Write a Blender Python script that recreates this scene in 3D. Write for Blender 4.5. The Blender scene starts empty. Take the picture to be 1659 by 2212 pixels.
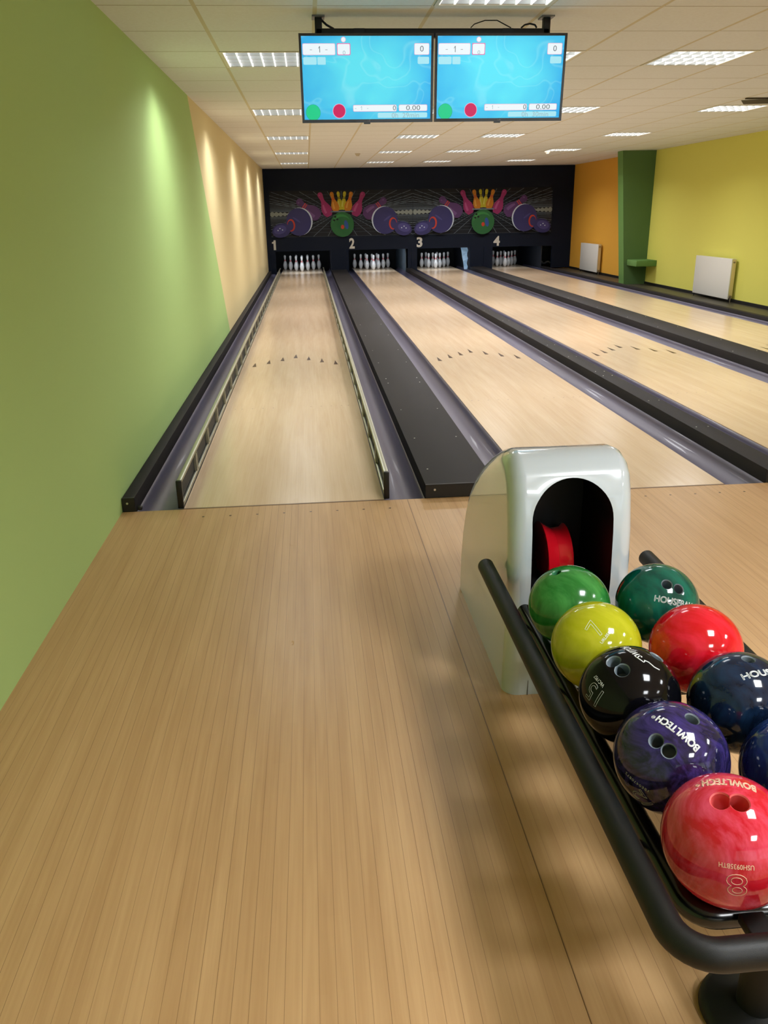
import bpy, bmesh, math, random
from mathutils import Vector, Matrix
random.seed(4)
S = bpy.context.scene
COL = S.collection
V = Vector
PI = math.pi

# ------------------------------------------------------------------ materials
def lin(c):
    return tuple((x/12.92 if x <= .04045 else ((x+.055)/1.055)**2.4) for x in c)
def rgb(r, g, b):
    return lin((r/255, g/255, b/255)) + (1,)
def mat(name, col, rough=.5, metal=0., spec=.5, emit=None, es=0., coat=0., bump=0., bscale=200, var=0., vscale=(3, 3, 3)):
    m = bpy.data.materials.new(name); m.use_nodes = True
    nt = m.node_tree; b = nt.nodes['Principled BSDF']
    b.inputs['Base Color'].default_value = col
    b.inputs['Roughness'].default_value = rough
    b.inputs['Metallic'].default_value = metal
    b.inputs['Specular IOR Level'].default_value = spec
    b.inputs['Coat Weight'].default_value = coat
    b.inputs['Coat Roughness'].default_value = .03
    if emit:
        b.inputs['Emission Color'].default_value = emit
        b.inputs['Emission Strength'].default_value = es
    tc = nt.nodes.new('ShaderNodeTexCoord')
    if var:
        mp = nt.nodes.new('ShaderNodeMapping'); mp.inputs['Scale'].default_value = vscale
        nz = nt.nodes.new('ShaderNodeTexNoise'); nz.inputs['Scale'].default_value = 1; nz.inputs['Detail'].default_value = 4
        nt.links.new(tc.outputs['Object'], mp.inputs[0]); nt.links.new(mp.outputs[0], nz.inputs[0])
        rp = nt.nodes.new('ShaderNodeMapRange'); rp.inputs[1].default_value = .25; rp.inputs[2].default_value = .75
        rp.inputs[3].default_value = 1-var; rp.inputs[4].default_value = 1+var
        nt.links.new(nz.outputs[0], rp.inputs[0])
        mx = nt.nodes.new('ShaderNodeVectorMath'); mx.operation = 'SCALE'; mx.inputs[0].default_value = col[:3]
        nt.links.new(rp.outputs[0], mx.inputs['Scale']); nt.links.new(mx.outputs[0], b.inputs['Base Color'])
    if bump:
        nz = nt.nodes.new('ShaderNodeTexNoise'); nz.inputs['Scale'].default_value = bscale
        bp = nt.nodes.new('ShaderNodeBump'); bp.inputs['Strength'].default_value = bump; bp.inputs['Distance'].default_value = .002
        nt.links.new(tc.outputs['Object'], nz.inputs[0]); nt.links.new(nz.outputs[0], bp.inputs['Height'])
        nt.links.new(bp.outputs[0], b.inputs['Normal'])
    return m

class NT:
    """tiny node builder"""
    def __init__(s, m):
        s.nt = m.node_tree; s.b = s.nt.nodes['Principled BSDF']; s.tc = s.nt.nodes.new('ShaderNodeTexCoord')
        s.sep = s.nt.nodes.new('ShaderNodeSeparateXYZ'); s.nt.links.new(s.tc.outputs['Object'], s.sep.inputs[0])
    def put(s, sock, v):
        if hasattr(v, 'is_output') or isinstance(v, bpy.types.NodeSocket): s.nt.links.new(v, sock)
        else: sock.default_value = v
    def m(s, op, a, b=0., c=0.):
        n = s.nt.nodes.new('ShaderNodeMath'); n.operation = op
        for i, v in enumerate((a, b, c)): s.put(n.inputs[i], v)
        return n.outputs[0]
    def noise(s, scale, detail=3, rough=.5, dist=0.):
        mp = s.nt.nodes.new('ShaderNodeMapping'); mp.inputs['Scale'].default_value = scale
        s.nt.links.new(s.tc.outputs['Object'], mp.inputs[0])
        n = s.nt.nodes.new('ShaderNodeTexNoise'); n.inputs['Scale'].default_value = 1
        n.inputs['Detail'].default_value = detail; n.inputs['Roughness'].default_value = rough; n.inputs['Distortion'].default_value = dist
        s.nt.links.new(mp.outputs[0], n.inputs[0]); return n.outputs[0]
    def mix(s, f, a, b):
        n = s.nt.nodes.new('ShaderNodeMix'); n.data_type = 'RGBA'
        s.put(n.inputs[0], f); s.put(n.inputs[6], a); s.put(n.inputs[7], b); return n.outputs[2]
    def rng(s, v, a, b, c=0., d=1.):
        n = s.nt.nodes.new('ShaderNodeMapRange'); n.inputs[0].default_value = 0
        s.put(n.inputs[0], v)
        for i, q in enumerate((a, b, c, d)): n.inputs[i+1].default_value = q
        return n.outputs[0]

def wood(name, c1, c2, cline, board, rough, linew, linestr, coat=.0, plankvar=.35, spec=.5):
    m = mat(name, c1, rough, coat=coat, spec=spec); n = NT(m)
    x, y = n.sep.outputs[0], n.sep.outputs[1]
    q = n.m('DIVIDE', x, board); fr = n.m('FRACT', q); idx = n.m('FLOOR', q)
    seg = n.m('FLOOR', n.m('ADD', n.m('DIVIDE', y, 1.3), n.m('MULTIPLY', n.m('FRACT', n.m('MULTIPLY', idx, .618)), 3.)))
    wn = n.nt.nodes.new('ShaderNodeTexWhiteNoise'); wn.noise_dimensions = '2D'
    cb = n.nt.nodes.new('ShaderNodeCombineXYZ'); n.put(cb.inputs[0], idx); n.put(cb.inputs[1], seg)
    n.nt.links.new(cb.outputs[0], wn.inputs['Vector'])
    g = n.noise((90, 2.2, 1), 4, .6, .4); g2 = n.noise((14, .9, 1), 3, .55, .6)
    f = n.m('ADD', n.m('MULTIPLY', n.rng(g, .3, .7), .34), n.m('MULTIPLY', n.rng(g2, .3, .7), .66-plankvar*.4))
    f = n.m('ADD', f, n.m('MULTIPLY', wn.outputs['Value'], plankvar*.4))
    col = n.mix(f, c1, c2)
    ln = n.m('LESS_THAN', n.m('ABSOLUTE', n.m('SUBTRACT', fr, .5)), linew/board/2)
    brk = n.rng(n.noise((3, .35, 1), 2), .35, .65, .3, 1.)
    col = n.mix(n.m('MULTIPLY', n.m('MULTIPLY', ln, linestr), brk), col, cline)
    n.nt.links.new(col, n.b.inputs['Base Color'])
    return m

def pearl(name, c1, c2, rough=.08, scale=9, dist=2.5, lo=.4, hi=.66):
    m = mat(name, c1, rough); n = NT(m)
    g = n.noise((scale,)*3, 5, .62, dist)
    col = n.mix(n.rng(g, lo, hi), c1, c2)
    n.nt.links.new(col, n.b.inputs['Base Color'])
    return m

M = {}
M['floor'] = wood('approach_wood', rgb(208,170,124), rgb(182,142,98), rgb(112,82,54), .0342, .36, .0011, .85, plankvar=.25, spec=.35)
M['lane'] = wood('lane_wood', rgb(224,201,172), rgb(208,180,148), rgb(166,136,106), .027, .2, .0008, .35, plankvar=.4, spec=.5)
M['arrow'] = mat('dark_inlay', rgb(66, 42, 24), .3)
M['foul'] = mat('foul_strip', rgb(112, 84, 56), .4)
M['gutter'] = mat('gutter_plastic', rgb(86, 82, 102), .42, var=.10, vscale=(18, .8, 5), coat=.1)
M['gutterblue'] = mat('gutter_plastic_blue', rgb(80, 84, 112), .28, var=.22, vscale=(18, .8, 5))
M['cap'] = mat('cap_laminate', rgb(46, 43, 43), .62, bump=.05, bscale=500, spec=.15)
M['capend'] = mat('cap_black', rgb(22, 21, 22), .45)
M['screw'] = mat('screw_metal', rgb(210, 210, 205), .3, 1.)
M['black'] = mat('mask_black', rgb(13, 23, 42), .6, spec=.2)
M['pitblack'] = mat('pit_black', rgb(7, 8, 12), .8)
M['kick'] = mat('kickback_panel', rgb(40, 44, 54), .5, var=.2, vscale=(1, 6, 6))
M['kick_lit'] = mat('kickback_lit', rgb(84, 98, 112), .45, var=.3, vscale=(9, 9, 9))  # paler copy of the kickback colour, pit light painted in
M['num'] = mat('number_white', rgb(205, 205, 200), .5)
M['pin'] = mat('pin_white', rgb(226, 226, 228), .22, coat=.3)
M['red'] = mat('pin_red', rgb(196, 44, 66), .3)
M['alu'] = mat('brushed_aluminium', rgb(176, 176, 160), .38, .75, var=.12, vscale=(20, 2, 20))
M['alud'] = mat('dark_metal_panel', rgb(30, 34, 38), .6, .0, var=.2, vscale=(5, 3, 5))
M['plblack'] = mat('black_plastic', rgb(16, 16, 17), .35)
M['tube'] = mat('rack_black', rgb(14, 16, 15), .5, bump=.12, bscale=900, spec=.35)
M['tubein'] = mat('rack_black_gloss', rgb(6, 8, 9), .2)
M['hood'] = mat('hood_white', rgb(196, 208, 218), .2, coat=1.)
M['hoodin'] = mat('hood_inside', rgb(8, 8, 9), .5)
M['wheel'] = mat('wheel_red', rgb(196, 16, 32), .25, coat=.3)
M['greenw'] = mat('paint_green', rgb(174, 207, 134), .75, bump=.03, bscale=350)
M['creamw'] = mat('paint_cream', rgb(228, 212, 164), .75, bump=.03, bscale=350)
M['yelloww'] = mat('paint_yellow', rgb(222, 220, 108), .75, bump=.03, bscale=350)
M['orangew'] = mat('paint_orange', rgb(232, 174, 62), .75, bump=.03, bscale=350)
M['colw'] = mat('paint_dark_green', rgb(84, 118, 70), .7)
M['colw_lit'] = mat('paint_green_lit', rgb(96, 138, 72), .7)  # lighter copy of the column green, light painted into left face and ledge
M['rad'] = mat('radiator_white', rgb(226, 226, 224), .35)
M['radside'] = mat('radiator_side', rgb(226, 208, 158), .45)
M['brass'] = mat('valve', rgb(140, 130, 110), .4, .6)
M['base'] = mat('skirting_dark', rgb(70, 66, 54), .5)
M['sub'] = mat('subfloor_dark', rgb(52, 50, 50), .7)
M['frame'] = mat('fixture_frame', rgb(225, 222, 210), .4)
M['louver'] = mat('louvre_metal', rgb(205, 208, 208), .25, .55, emit=(.9,.95,1,1), es=.05)  # faint glow stands in for lamp light on the crossbars
M['blade'] = mat('louvre_bright', rgb(250, 250, 250), .2, .0, emit=(1, 1, .97, 1), es=.9)  # glow imitates tube light caught by the blades
M['reflector'] = mat('reflector_grey', rgb(110, 114, 116), .4, .3, emit=(.85,.95,1,1), es=.08)  # slight glow added for the lit inside of the housing
M['tubeglow'] = mat('fluorescent_tube', rgb(255, 255, 255), .4, emit=(1, 1, 1, 1), es=.55)
M['cable'] = mat('cable_black', rgb(14, 14, 15), .5)
M['bezel'] = mat('monitor_bezel', rgb(12, 13, 20), .18, coat=.4)
M['barmat'] = mat('bar_black', rgb(14, 15, 20), .5)
M['plate'] = mat('steel_plate', rgb(120, 122, 125), .4, .7)
M['sheet'] = mat('hanging_sheet', rgb(140, 170, 200), .35, emit=(.35, .6, .9, 1), es=.25, var=.4, vscale=(10, 10, 10))  # slight emission imitates light reflected by the sheet
M['rag'] = mat('rag_white', rgb(210, 212, 216), .8)

def ceil_mat():
    m = mat('ceiling_tile', rgb(196, 186, 160), .85); n = NT(m)
    x, y = n.sep.outputs[0], n.sep.outputs[1]
    fx = n.m('FRACT', n.m('DIVIDE', n.m('SUBTRACT', x, .18-6.27), .627)); fy = n.m('FRACT', n.m('DIVIDE', n.m('SUBTRACT', y, .845-19.2), .64))
    dx = n.m('MULTIPLY', n.m('SUBTRACT', .5, n.m('ABSOLUTE', n.m('SUBTRACT', fx, .5))), .627)
    dy = n.m('MULTIPLY', n.m('SUBTRACT', .5, n.m('ABSOLUTE', n.m('SUBTRACT', fy, .5))), .64)
    lx = n.m('LESS_THAN', dx, .0115); ly = n.m('LESS_THAN', dy, .0045)
    g = n.noise((60, 60, 1), 3)
    base = n.mix(n.rng(g, .3, .7), rgb(234, 237, 240), rgb(229, 231, 232))
    c = n.mix(ly, base, rgb(160, 150, 128))
    c = n.mix(lx, c, rgb(214, 206, 182))
    n.nt.links.new(c, n.b.inputs['Base Color']); return m
M['ceil'] = ceil_mat()

# ------------------------------------------------------------------ geometry helpers
def box(bm, a, b, mi=0):
    vs = [bm.verts.new((x, y, z)) for x in (a[0], b[0]) for y in (a[1], b[1]) for z in (a[2], b[2])]
    fs = []
    for q in ((0,1,3,2), (4,6,7,5), (0,4,5,1), (2,3,7,6), (0,2,6,4), (1,5,7,3)):
        f = bm.faces.new([vs[i] for i in q]); f.material_index = mi; fs.append(f)
    return vs
def bev(bm, w, seg=2, edges=None):
    bmesh.ops.bevel(bm, geom=list(edges if edges is not None else bm.edges), offset=w, segments=seg, profile=.5, affect='EDGES', clamp_overlap=True)
def poly(bm, pts, mi=0):
    f = bm.faces.new([bm.verts.new(p) for p in pts]); f.material_index = mi; return f
def lathe(bm, prof, seg=24, origin=(0, 0, 0), axis='Z', mi=0):
    rings = []
    for r, h in prof:
        ring = []
        for i in range(seg):
            a = 2*PI*i/seg; c, s = r*math.cos(a), r*math.sin(a)
            p = (c, s, h) if axis == 'Z' else ((h, c, s) if axis == 'X' else (s, h, c))
            ring.append(bm.verts.new((p[0]+origin[0], p[1]+origin[1], p[2]+origin[2])))
        rings.append(ring)
    for a, b in zip(rings, rings[1:]):
        for i in range(seg):
            f = bm.faces.new((a[i], a[(i+1) % seg], b[(i+1) % seg], b[i])); f.material_index = mi
    for ring, fl in ((rings[0], True), (rings[-1], False)):
        f = bm.faces.new(ring[::-1] if fl else ring); f.material_index = mi
def tube(bm, pts, r, seg=12, mi=0, closed=False):
    pts = [V(p) for p in pts]; rings = []
    t0 = (pts[1]-pts[0]).normalized(); up = V((0, 0, 1)) if abs(t0.z) < .9 else V((1, 0, 0))
    nrm = t0.cross(up).normalized()
    for i, p in enumerate(pts):
        t = ((pts[min(i+1, len(pts)-1)]-p).normalized()+(p-pts[max(i-1, 0)]).normalized()).normalized()
        nrm = (nrm-t*nrm.dot(t)).normalized(); bn = t.cross(nrm)
        rings.append([bm.verts.new(p+r*(nrm*math.cos(2*PI*k/seg)+bn*math.sin(2*PI*k/seg))) for k in range(seg)])
    for a, b in zip(rings, rings[1:]):
        for i in range(seg):
            f = bm.faces.new((a[i], a[(i+1) % seg], b[(i+1) % seg], b[i])); f.material_index = mi; f.smooth = True
    bm.faces.new(rings[0][::-1]).material_index = mi; bm.faces.new(rings[-1]).material_index = mi
def fillet(pts, r, n=8):
    out = [V(pts[0])]
    for a, b, c in zip(pts, pts[1:], pts[2:]):
        a, b, c = V(a), V(b), V(c); u = (a-b).normalized(); w = (c-b).normalized()
        ang = u.angle(w); d = r/math.tan(ang/2); ctr = b+(u+w).normalized()*(r/math.sin(ang/2))
        p0, p1 = b+u*d, b+w*d
        for i in range(n+1):
            v = (p0-ctr).lerp(p1-ctr, i/n).normalized()*r
            out.append(ctr+v)
    out.append(V(pts[-1])); return out
def obj(name, bm, mats, parent=None, smooth=False, loc=None, angle=35):
    if not isinstance(mats, (list, tuple)): mats = [mats]
    bmesh.ops.recalc_face_normals(bm, faces=bm.faces)
    me = bpy.data.meshes.new(name); bm.to_mesh(me); bm.free()
    for m in mats: me.materials.append(m)
    o = bpy.data.objects.new(name, me); COL.objects.link(o)
    if smooth:
        for p in me.polygons: p.use_smooth = True
        me.set_sharp_from_angle(angle=math.radians(angle))
    if parent: o.parent = parent
    if loc: o.location = loc
    return o
def objf(name, bm, mats, parent=None, **k):      # flat prints: keep face order, no normal recalculation
    me = bpy.data.meshes.new(name); bm.to_mesh(me); bm.free()
    for m in (mats if isinstance(mats, (list, tuple)) else [mats]): me.materials.append(m)
    o = bpy.data.objects.new(name, me); COL.objects.link(o)
    if parent: o.parent = parent
    return o
def tag(o, label, cat, group=None, kind=None):
    o['label'] = label; o['category'] = cat
    if group: o['group'] = group
    if kind: o['kind'] = kind
    return o
def thing(name, label, cat, loc=(0, 0, 0), group=None, rot=None):
    o = bpy.data.objects.new(name, None); COL.objects.link(o); o.location = loc; o.empty_display_size = .05
    if rot: o.rotation_euler = rot
    return tag(o, label, cat, group)
def struct(o, label=None, cat=None):
    o['kind'] = 'structure'
    if label: o['label'] = label; o['category'] = cat
    return o
def dup(root, loc, label, group=None, rot=None):
    r = root.copy(); COL.objects.link(r); r.location = loc; r['label'] = label
    if group: r['group'] = group
    if rot: r.rotation_euler = rot
    for ch in list(root.children):
        c = ch.copy(); COL.objects.link(c); c.parent = r
        for g in list(ch.children):
            d = g.copy(); COL.objects.link(d); d.parent = c
    return r
def NB(): return bmesh.new()
def solid(name, a, b, m, parent=None, bv=0, seg=2):
    bm = NB(); box(bm, a, b)
    if bv: bev(bm, bv, seg)
    return obj(name, bm, m, parent, smooth=bool(bv), angle=50)
def bool_cut(o, cutter_bm, mats):
    me = bpy.data.meshes.new('cut'); bmesh.ops.recalc_face_normals(cutter_bm, faces=cutter_bm.faces)
    cutter_bm.to_mesh(me); cutter_bm.free()
    for m in mats: me.materials.append(m)
    c = bpy.data.objects.new('cut', me); COL.objects.link(c); c.parent = o.parent
    md = o.modifiers.new('b', 'BOOLEAN'); md.operation = 'DIFFERENCE'; md.object = c; md.solver = 'EXACT'
    dg = bpy.context.evaluated_depsgraph_get(); dg.update()
    nm = bpy.data.meshes.new_from_object(o.evaluated_get(dg), depsgraph=dg)
    o.modifiers.remove(md); o.data = nm
    bpy.data.objects.remove(c); bpy.data.meshes.remove(me)
    return o
def text2d(body, bold=0., outline=0., shear=0., space=1.):
    cu = bpy.data.curves.new('t', 'FONT'); cu.body = body; cu.size = 1; cu.resolution_u = 3
    cu.offset = bold; cu.shear = shear; cu.space_character = space
    if outline: cu.fill_mode = 'NONE'; cu.bevel_depth = outline; cu.bevel_resolution = 0
    o = bpy.data.objects.new('t', cu); COL.objects.link(o)
    dg = bpy.context.evaluated_depsgraph_get(); dg.update()
    me = bpy.data.meshes.new_from_object(o.evaluated_get(dg), depsgraph=dg)
    vs = [tuple(v.co) for v in me.vertices]; fs = [tuple(p.vertices) for p in me.polygons]
    bpy.data.objects.remove(o); bpy.data.curves.remove(cu); bpy.data.meshes.remove(me)
    x0, x1 = min(v[0] for v in vs), max(v[0] for v in vs); y0, y1 = min(v[1] for v in vs), max(v[1] for v in vs)
    vs = [((v[0]-(x0+x1)/2)/(x1-x0), (v[1]-(y0+y1)/2)/(y1-y0), v[2]) for v in vs]
    return vs, fs
def put_text(bm, body, fn, w, h, mi=0, **k):
    vs, fs = text2d(body, **k)
    bv = [bm.verts.new(fn(v[0]*w, v[1]*h, v[2])) for v in vs]
    for f in fs:
        try: bm.faces.new([bv[i] for i in f]).material_index = mi
        except ValueError: pass

def outline_loops(body, bold=0., shear=0., space=1.):
    cu = bpy.data.curves.new('t', 'FONT'); cu.body = body; cu.size = 1; cu.resolution_u = 4
    cu.offset = bold; cu.shear = shear; cu.space_character = space; cu.fill_mode = 'NONE'
    o = bpy.data.objects.new('t', cu); COL.objects.link(o)
    dg = bpy.context.evaluated_depsgraph_get(); dg.update()
    me = bpy.data.meshes.new_from_object(o.evaluated_get(dg), depsgraph=dg)
    vs = [tuple(v.co) for v in me.vertices]; ad = {}
    for e in me.edges:
        a, b = e.vertices; ad.setdefault(a, []).append(b); ad.setdefault(b, []).append(a)
    bpy.data.objects.remove(o); bpy.data.curves.remove(cu); bpy.data.meshes.remove(me)
    x0, x1 = min(v[0] for v in vs), max(v[0] for v in vs); y0, y1 = min(v[1] for v in vs), max(v[1] for v in vs)
    seen = set(); loops = []
    for st in ad:
        if st in seen: continue
        lp = [st]; seen.add(st); cur = st
        while True:
            nx = [q for q in ad[cur] if q not in seen]
            if not nx: break
            cur = nx[0]; seen.add(cur); lp.append(cur)
        loops.append([((vs[q][0]-(x0+x1)/2)/(x1-x0), (vs[q][1]-(y0+y1)/2)/(y1-y0)) for q in lp])
    return loops
def put_outline(bm, body, fn, w, h, lw, **k):
    for lp in outline_loops(body, **k):
        pts = []
        for a, b in zip(lp, lp[1:]+lp[:1]):
            d = math.hypot((a[0]-b[0])*w, (a[1]-b[1])*h); n = max(1, int(d/.0025))
            pts += [(a[0]+(b[0]-a[0])*q/n, a[1]+(b[1]-a[1])*q/n) for q in range(n)]
        P3 = [fn(u*w, v*h, 0) for u, v in pts]
        cl = []
        for p in P3:
            if not cl or (p-cl[-1]).length > lw*.3: cl.append(p)
        if len(cl) > 3: tube(bm, cl+[cl[0]], lw, 5)

# ------------------------------------------------------------------ dimensions (metres)
LW = 1.0541
LX = [0, 1.889, 3.550, 5.428]
ZC = 2.4614; WL = -.3141; WR = 7.468; YM = 17.45; YB = -6.6
WORD = ['one', 'two', 'three', 'four']

# ------------------------------------------------------------------ room shell
bm = NB(); box(bm, (WL, YB, -.12), (WR, -.006, 0)); struct(obj('floor', bm, M['floor']))
bm = NB(); box(bm, (WL, -.006, -.20), (WR, 20.2, -.11)); struct(obj('trim_1', bm, M['sub']))
bm = NB()                                                       # left wall: green, then cream beyond a slanting edge
yb0, yt0 = 6.58, 4.15
for pts, mi in ((((YB, -.12), (yb0, -.12), (yt0, ZC+.1), (YB, ZC+.1)), 0), (((yb0, -.12), (20.2, -.12), (20.2, ZC+.1), (yt0, ZC+.1)), 1)):
    poly(bm, [(WL, y, z) for y, z in pts], mi)
    poly(bm, [(WL-.1, y, z) for y, z in pts][::-1], mi)
objf('wall_left', bm, [M['greenw'], M['creamw']])['kind'] = 'structure'
bm = NB()
poly(bm, [(WR, YB, -.12), (WR, YB, ZC+.1), (WR, 12.5, ZC+.1), (WR, 12.5, -.12)], 0)
poly(bm, [(WR, 12.5, -.12), (WR, 12.5, ZC+.1), (WR, 20.2, ZC+.1), (WR, 20.2, -.12)], 1)
objf('wall_right', bm, [M['yelloww'], M['orangew']])['kind'] = 'structure'
bm = NB(); box(bm, (WL, 20.0, -.12), (WR, 20.1, ZC+.1)); struct(obj('wall_back', bm, M['pitblack']))
# wall behind the bowlers with a long window band
bm = NB()
box(bm, (WL, YB-.1, 0), (WR, YB, .95)); box(bm, (WL, YB-.1, 2.15), (WR, YB, ZC+.1))
for x0, x1 in ((WL, .3), (2.6, 2.9), (5.0, 5.3), (7.2, WR)): box(bm, (x0, YB-.1, .95), (x1, YB, 2.15))
struct(obj('wall_rear', bm, mat('paint_rear', rgb(200, 196, 170), .8)))
M['daylight'] = mat('daylit_glass', rgb(220, 232, 245), .2, emit=(.80, .91, 1, 1), es=.8)
for i, (x0, x1) in enumerate(((.3, 2.6), (2.9, 5.0), (5.3, 7.2))):
    w = bpy.data.objects.new('window_%d' % (i+1), None); COL.objects.link(w); w['kind'] = 'structure'; w.location = ((x0+x1)/2, YB-.05, .95)
    hw = (x1-x0)/2
    bm = NB(); box(bm, (-hw, -.01, 0), (hw, .0, 1.2)); obj('pane', bm, M['daylight'], w)
    bm = NB()
    for a, b in (((-hw, 0, 0), (hw, .05, .05)), ((-hw, 0, 1.15), (hw, .05, 1.2)), ((-hw, 0, .05), (-hw+.05, .05, 1.15)), ((hw-.05, 0, .05), (hw, .05, 1.15)), ((-.03, 0, .05), (.03, .05, 1.15))): box(bm, a, b)
    obj('frame', bm, M['frame'], w)

# ceiling grid with holes for the luminaires
CX0, CXW, CY0, CYW = .18, .627, .845, .64
LIGHTS = [(c, k) for k in (2, 7, 12, 17, 22) for c in (0, 3, 5, 8)]+[(3, -7), (7, -7), (3, -10), (7, -10), (2, -1)]
bm = NB(); xs = [WL]+[CX0+CXW*i for i in range(0, 12)]+[WR]; ys = [YB]+[CY0+CYW*k for k in range(-11, 26)]+[YM+.03]
holes = {(c, k) for c, k in LIGHTS}
for i in range(len(xs)-1):
    for j in range(len(ys)-1):
        if (i-1, j-12) in holes: continue
        poly(bm, [(xs[i], ys[j], ZC), (xs[i], ys[j+1], ZC), (xs[i+1], ys[j+1], ZC), (xs[i+1], ys[j], ZC)])
bmesh.ops.remove_doubles(bm, verts=bm.verts, dist=1e-5)
objf('ceiling', bm, M['ceil'])['kind'] = 'structure'
bm = NB(); box(bm, (WL-.1, YB-.1, ZC+.18), (WR+.1, 20.2, ZC+.22)); struct(obj('trim_2', bm, M['sub']))
# dark joint under the right wall and by the left wall
bm = NB(); box(bm, (6.80, 0, -.11), (WR, YM, -.02)); struct(obj('trim_3', bm, M['base']))
bm = NB(); box(bm, (WR-.012, 0, -.02), (WR, YM, .03)); struct(obj('baseboard_right', bm, M['capend']))
# seam in the approach
bm = NB(); box(bm, (1.1765, -4.5, 0), (1.1785, -.01, .0006)); struct(obj('trim_4', bm, M['foul']))
bm = NB()
for i in range(-1, 60):
    x = .116+.1367*i
    if x > 7.3 or x < 0: continue
    if 1.2 < x < 1.88 or 2.99 < x < 3.5 or 4.7 < x < 5.4: continue
    poly(bm, [(x+.006*math.cos(a)*(1.1), -.131+.006*math.sin(a), .0008) for a in [k*PI/5 for k in range(10)]])
objf('trim_5', bm, M['arrow'])['kind'] = 'structure'

# ------------------------------------------------------------------ lanes
for i, x0 in enumerate(LX):
    desc = ['pale wooden lane one with bumper rails, beside the green wall',
            'pale wooden lane two, right of the wide black divider',
            'pale wooden lane three, right of the narrow black divider',
            'pale wooden lane four, farthest right, nearest the radiators'][i]
    L = thing('bowling_lane', desc, 'bowling lane', (x0, 0, 0), 'wooden bowling lanes')
    bm = NB(); box(bm, (0, 0, -.05), (LW, 19.35, 0)); obj('lane_bed', bm, M['lane'], L)
    for k in range(-3, 4):
        bm = NB(); poly(bm, [(-.021, -.24, 0), (.021, -.24, 0), (0, 0, 0)])
        objf('arrow', bm, M['arrow'], L).location = (LW/2+k*.1367, 4.86-.151*abs(k), .0007)
    for k in (3, 5, 8, 11, 14, 25, 28, 31, 34, 36):
        bm = NB(); poly(bm, [(.006*math.cos(a), .008*math.sin(a), 0) for a in [q*PI/5 for q in range(10)]])
        objf('dot', bm, M['foul'], L).location = (LW*k/39, 2.29, .0007)
    bm = NB(); box(bm, (0, -.006, -.04), (LW, .008, .0012)); obj('foul_line', bm, M['foul'], L)

# ------------------------------------------------------------------ gutters
def gutter(x0, x1, label, edge):
    G = NB(); n = 14; y0, y1 = .002, 19.3; prof = []
    w = x1-x0
    prof.append((x0, -.006))
    for k in range(n+1):
        a = PI*k/n; prof.append((x0+.012+(w-.024)*(1-math.cos(a))/2, -.012-.068*math.sin(a)))
    prof.append((x1, -.006))
    low = [(x, z-.006) for x, z in prof][::-1]
    ring = prof+low
    rows = [[G.verts.new((x, y, z)) for x, z in ring] for y in (y0, 5.5, 11, y1)]
    for a, b in zip(rows, rows[1:]):
        for k in range(len(ring)): f = G.faces.new((a[k], a[(k+1) % len(ring)], b[(k+1) % len(ring)], b[k])); f.smooth = True
    G.faces.new(rows[0]); G.faces.new(rows[-1][::-1])
    o = obj('gutter', G, M['gutter'], smooth=True, angle=60)
    tag(o, label, 'gutter', 'grey plastic lane gutters')
    return o
gutter(-.243, 0, 'grey gutter along the green wall, left of lane one', 0)
gutter(LW, 1.274, 'grey gutter between lane one and the wide black divider', 0)
gutter(1.662, LX[1], 'grey gutter between the wide black divider and lane two', 0)
gutter(LX[1]+LW, 3.175, 'grey gutter along the right edge of lane two', 0)
gutter(3.325, LX[2], 'grey gutter along the left edge of lane three', 0)
gutter(LX[2]+LW, 4.84, 'grey gutter along the right edge of lane three', 0)
gutter(5.195, LX[3], 'grey gutter along the left edge of lane four', 0)
gutter(LX[3]+LW, 6.715, 'grey gutter right of lane four, below the yellow wall', 0)

# ------------------------------------------------------------------ divider caps
def cap(x0, x1, top, label, screws=None, y0=-.004, lip=False):
    x0 += .002; x1 -= .002
    t = thing('divider_cap', label, 'divider', (x0, y0, 0), 'black dividers between the lanes')
    w = x1-x0
    bm = NB(); box(bm, (0, .012, -.09), (w, YM-.01, top)); bev(bm, .004, 2); obj('cap_board', bm, M['cap'], t, smooth=True, angle=40)
    bm = NB(); box(bm, (0, -.002, .0002), (w, .011, top+.001)); bev(bm, .002, 1); e = obj('end_plate', bm, M['capend'], t)
    bm = NB(); lathe(bm, [(.006, -.0045), (.0055, -.002)], 12, (min(.05, w*.4), 0, top*.62), 'Y'); obj('screw', bm, M['screw'], t)
    if screws:
        sc = None
        for x, y in screws:
            if sc is None:
                bm = NB(); lathe(bm, [(.0055, -.0005), (.004, .0012)], 8); sc = obj('screw', bm, M['screw'], t, loc=(x, y, top))
            else:
                c = sc.copy(); COL.objects.link(c); c.parent = t; c.location = (x, y, top)
    return t
CL = cap(WL+.002, -.243, .075, 'long black edge board along the foot of the green wall')
solid('latch', (.074, .006, .002), (.094, .034, .022), M['capend'], CL, .004)
sy = [.95, 1.75, 2.75, 2.95, 3.75, 4.5, 5.6, 6.6, 7.8, 9.2, 10.6, 12.2, 14]
cap(1.274, 1.662, .075, 'wide black divider between lanes one and two', [(x, y) for y in sy for x in (.06, .33)]+[(.05, .28)])
cap(3.175, 3.325, .075, 'narrow black divider between lanes two and three', [(x, y) for y in sy for x in (.035, .115)])
cap(4.84, 5.195, .075, 'wide black divider between lanes three and four', [(x, y) for y in sy for x in (.05, .30)])
cap(6.715, 6.80, .045, 'black edge board right of lane four')

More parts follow.
